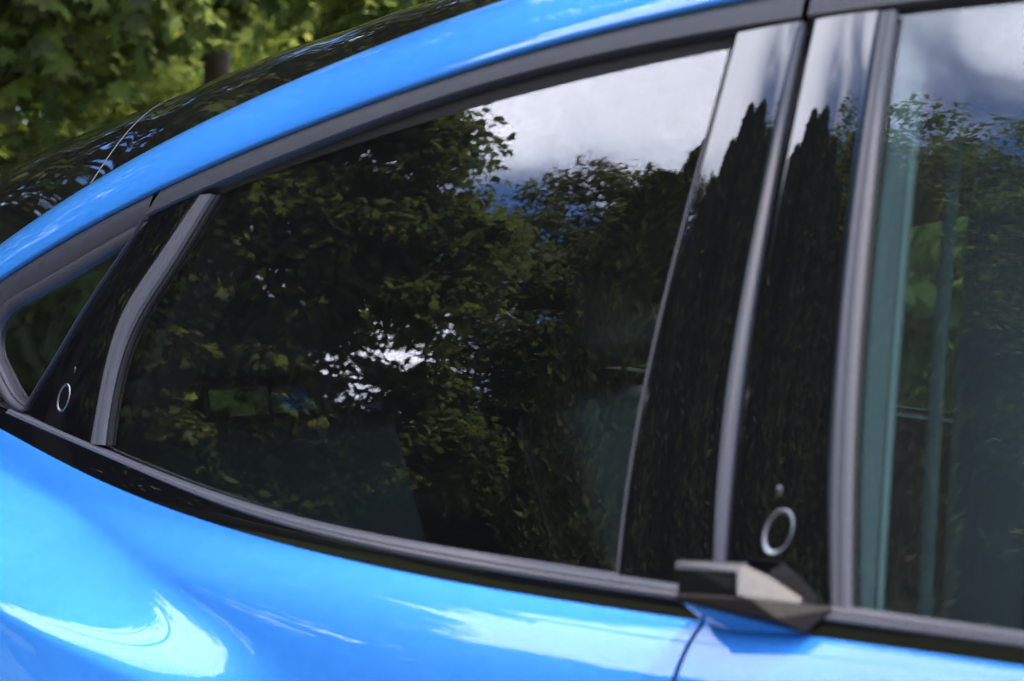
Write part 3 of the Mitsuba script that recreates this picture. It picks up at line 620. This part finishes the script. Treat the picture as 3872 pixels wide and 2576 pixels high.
# conifer
def conifer(key, base, spires, seed, label):
    """a dense evergreen of several pointed spires: (east, north, height, radius) each"""
    rng = np.random.default_rng(seed); thing(key, label, 'conifer')
    v, f = leaf_shape('spray'); pts, cols = [], []
    for dx, dy, height, radius in spires:
        n = int(14000 * height * radius)
        h = rng.uniform(0.02, 1, n) ** 0.9
        prof = radius * np.clip(1.01 - h, 0, 1) ** 0.42
        a = rng.uniform(0, 2 * np.pi, n)
        fl = 0.55 + 0.9 * meshkit.fbm(np.stack([np.cos(a) * 2.6 + dx * 9, np.sin(a) * 2.6 + dy * 9, h * 8], 1), 4, 4)
        r = prof * fl * rng.uniform(0.3, 1, n) ** 0.35
        P = np.stack([base[0] + dx + r * np.cos(a), base[1] + dy + r * np.sin(a), base[2] + h * height], 1)
        N = np.stack([np.cos(a), np.sin(a), 0.3 + 0 * a], 1) + rng.normal(size=(n, 3)) * 0.5
        D = np.stack([np.cos(a) * 0.35, np.sin(a) * 0.35, np.ones(n)], 1) + rng.normal(size=(n, 3)) * 0.35; D /= np.linalg.norm(D, axis=1, keepdims=True)
        N /= np.linalg.norm(N, axis=1, keepdims=True); X = np.cross(D, N); X /= np.linalg.norm(X, axis=1, keepdims=True)
        s = rng.uniform(0.06, 0.18, n)
        pts.append((P[:, None] + s[:, None, None] * (v[None, :, :1] * 1.8 * X[:, None] + v[None, :, 1:2] * D[:, None])).reshape(-1, 3))
        cols.append(np.repeat(tint(n, rng, NEEDLES), 4, 0))
    pts, cols = np.vstack(pts), np.vstack(cols)
    F = (f[None] + (np.arange(len(pts) // 4) * 4)[:, None, None]).reshape(-1, 3)
    put(f'{key}__crown', trimesh.Trimesh(pts, F, process=False), 'm_needle', color=cols, kind='stuff')
    put(f'{key}__trunk', tube([(base[0], base[1], 0), (base[0], base[1], base[2] + spires[0][2] * 0.9)], [0.16, 0.02], 10), 'm_bark', True)
cb = reach(-35, 0, 9.0); cb[2] = 0
conifer('conifer', cb, [(0.00, 0.00, 6.35, 0.6), (0.35, -0.13, 6.25, 0.6), (0.52, -0.51, 6.2, 0.6), (0.98, -0.53, 6.0, 0.6), (1.22, -0.89, 5.6, 0.6), (1.54, -1.12, 4.9, 0.55), (-0.35, 0.13, 5.9, 0.6), (-0.52, 0.51, 5.3, 0.55), (-0.77, 0.56, 4.6, 0.5), (-0.07, -0.44, 6.3, 0.55), (0.64, 0.03, 6.2, 0.55), (0.49, -0.86, 6.1, 0.55)], 41, 'wide dark evergreen with pointed tips, mirrored in the black pillar panels')
# dark hedges that close both sides of the driveway
def hedge(key, p0, p1, h, w, n, seed, label, tone=DARK + GREEN[3:]):
    rng = np.random.default_rng(seed)
    u = rng.uniform(0, 1, n); p = np.asarray(p0)[None] * (1 - u[:, None]) + np.asarray(p1)[None] * u[:, None]
    d = (np.asarray(p1) - p0) / np.linalg.norm(np.asarray(p1) - p0); o = np.array([-d[1], d[0]])
    hh = h * (0.85 + 0.3 * meshkit.fbm(np.stack([u * 22, 0 * u, 0 * u], 1), 3, seed))
    s = rng.uniform(-1, 1, n); s = np.sign(s) * np.abs(s) ** 0.5
    P = np.stack([p[:, 0] + o[0] * s * w, p[:, 1] + o[1] * s * w, hh * rng.uniform(0, 1, n) ** 0.8], 1)
    N = rng.normal(size=(n, 3)) * 0.6 + np.stack([o[0] * s, o[1] * s, 0.6 + 0 * s], 1)
    m, c = leaves(P, N, 0.26, 'oval', tint(n, rng, tone), rng)
    put(key, m, 'm_leaf', color=c, label=label, category='hedge', kind='stuff')
hedge('hedge', (-26.0, -13.0), (16.0, -17.0), 3.2, 1.3, 60000, 71, 'tall dark hedge along the far edge of the driveway, mirrored low in the windows')
hedge('hedge_002', (-15.5, -15.0), (-15.0, 3.0), 3.0, 1.2, 24000, 73, 'dark hedge along the side of the driveway, mirrored low at the left of the windows')
hedge('hedge_001', (-22.0, 6.6), (10.0, 5.4), 1.75, 0.7, 22000, 72, 'grey-green hedge behind the car, dimly seen through its windows', BLUISH)

# trees behind the car
def ahead(px, py, dist):
    """a point of the view over the roof, in bearings of the place: px, py are degrees left of and above the camera's level"""
    a = math.radians(px)
    return np.array([EYE[0] + dist * math.sin(a), EYE[1] + dist * math.cos(a), EYE[2] + dist * math.tan(math.radians(py))])

def spread(rng, n, a0, a1, e0, e1, d0, d1):
    return np.array([ahead(rng.uniform(a0, a1), rng.uniform(e0, e1), rng.uniform(d0, d1)) for _ in range(n)])
rng = np.random.default_rng(77)
def clear_of_trunk(C):
    d = C - EYE; r = np.linalg.norm(d[:, :2], axis=1)
    b_ = np.degrees(np.arctan2(d[:, 0], d[:, 1])); e_ = np.degrees(np.arctan2(d[:, 2], r))
    return (C[:, 2] > 2.6) & ~((b_ > -38) & (e_ < 14)) & ~((np.abs(np.degrees(np.arctan2(d[:, 0], d[:, 1])) + 49.4) < 2.6) & (np.degrees(np.arctan2(d[:, 2], r)) < 10.7) & (r < 11.2))
b = ahead(-49.3, 0, 11.0); b[2] = 0
low_boughs = spread(rng, 46, -57, -40, 8.6, 15, 8.6, 10.4)
broadleaf('maple_tree_003', b, 13, (b[0], b[1], 8.2), (5.2, 5.2, 5.2), 240, 75, 0.66, 0.15, 'maple', BLUISH + GREEN + LIME[:1], 51,
          'maple with broad drooping leaves behind the car roof', trunk_r=0.13, n_limbs=30, extra=low_boughs, low=-0.55, keep=clear_of_trunk, single=300)
b = ahead(-56.5, 0, 15.0); b[2] = 0
broadleaf('lime_tree', b, 8, (b[0], b[1], 3.4), (3.4, 3.4, 2.6), 240, 110, 0.5, 0.125, 'oval', LIME + GREEN[2:], 52,
          'bright yellow-green tree behind the tail of the car', trunk_r=0.1, n_limbs=20, single=300)
for i, (a, d, h) in enumerate([(-64, 25, 11), (-56, 27, 12), (-48, 26, 13), (-40, 25, 12), (-32, 26, 12)]):
    b = ahead(a, 0, d); b[2] = 0
    broadleaf('dense_tree' if i == 0 else f'dense_tree_{i:03d}', b, h, (b[0], b[1], h * 0.52), (3.4, 3.4, h * 0.5), 300, 90, 0.7, 0.26, 'oval', DARK + GREEN + OLIVE[:1], 80 + i,
              'dense green tree in the row farthest behind the car', group='row of dense trees farthest behind the car', trunk_r=0.2, n_limbs=10)
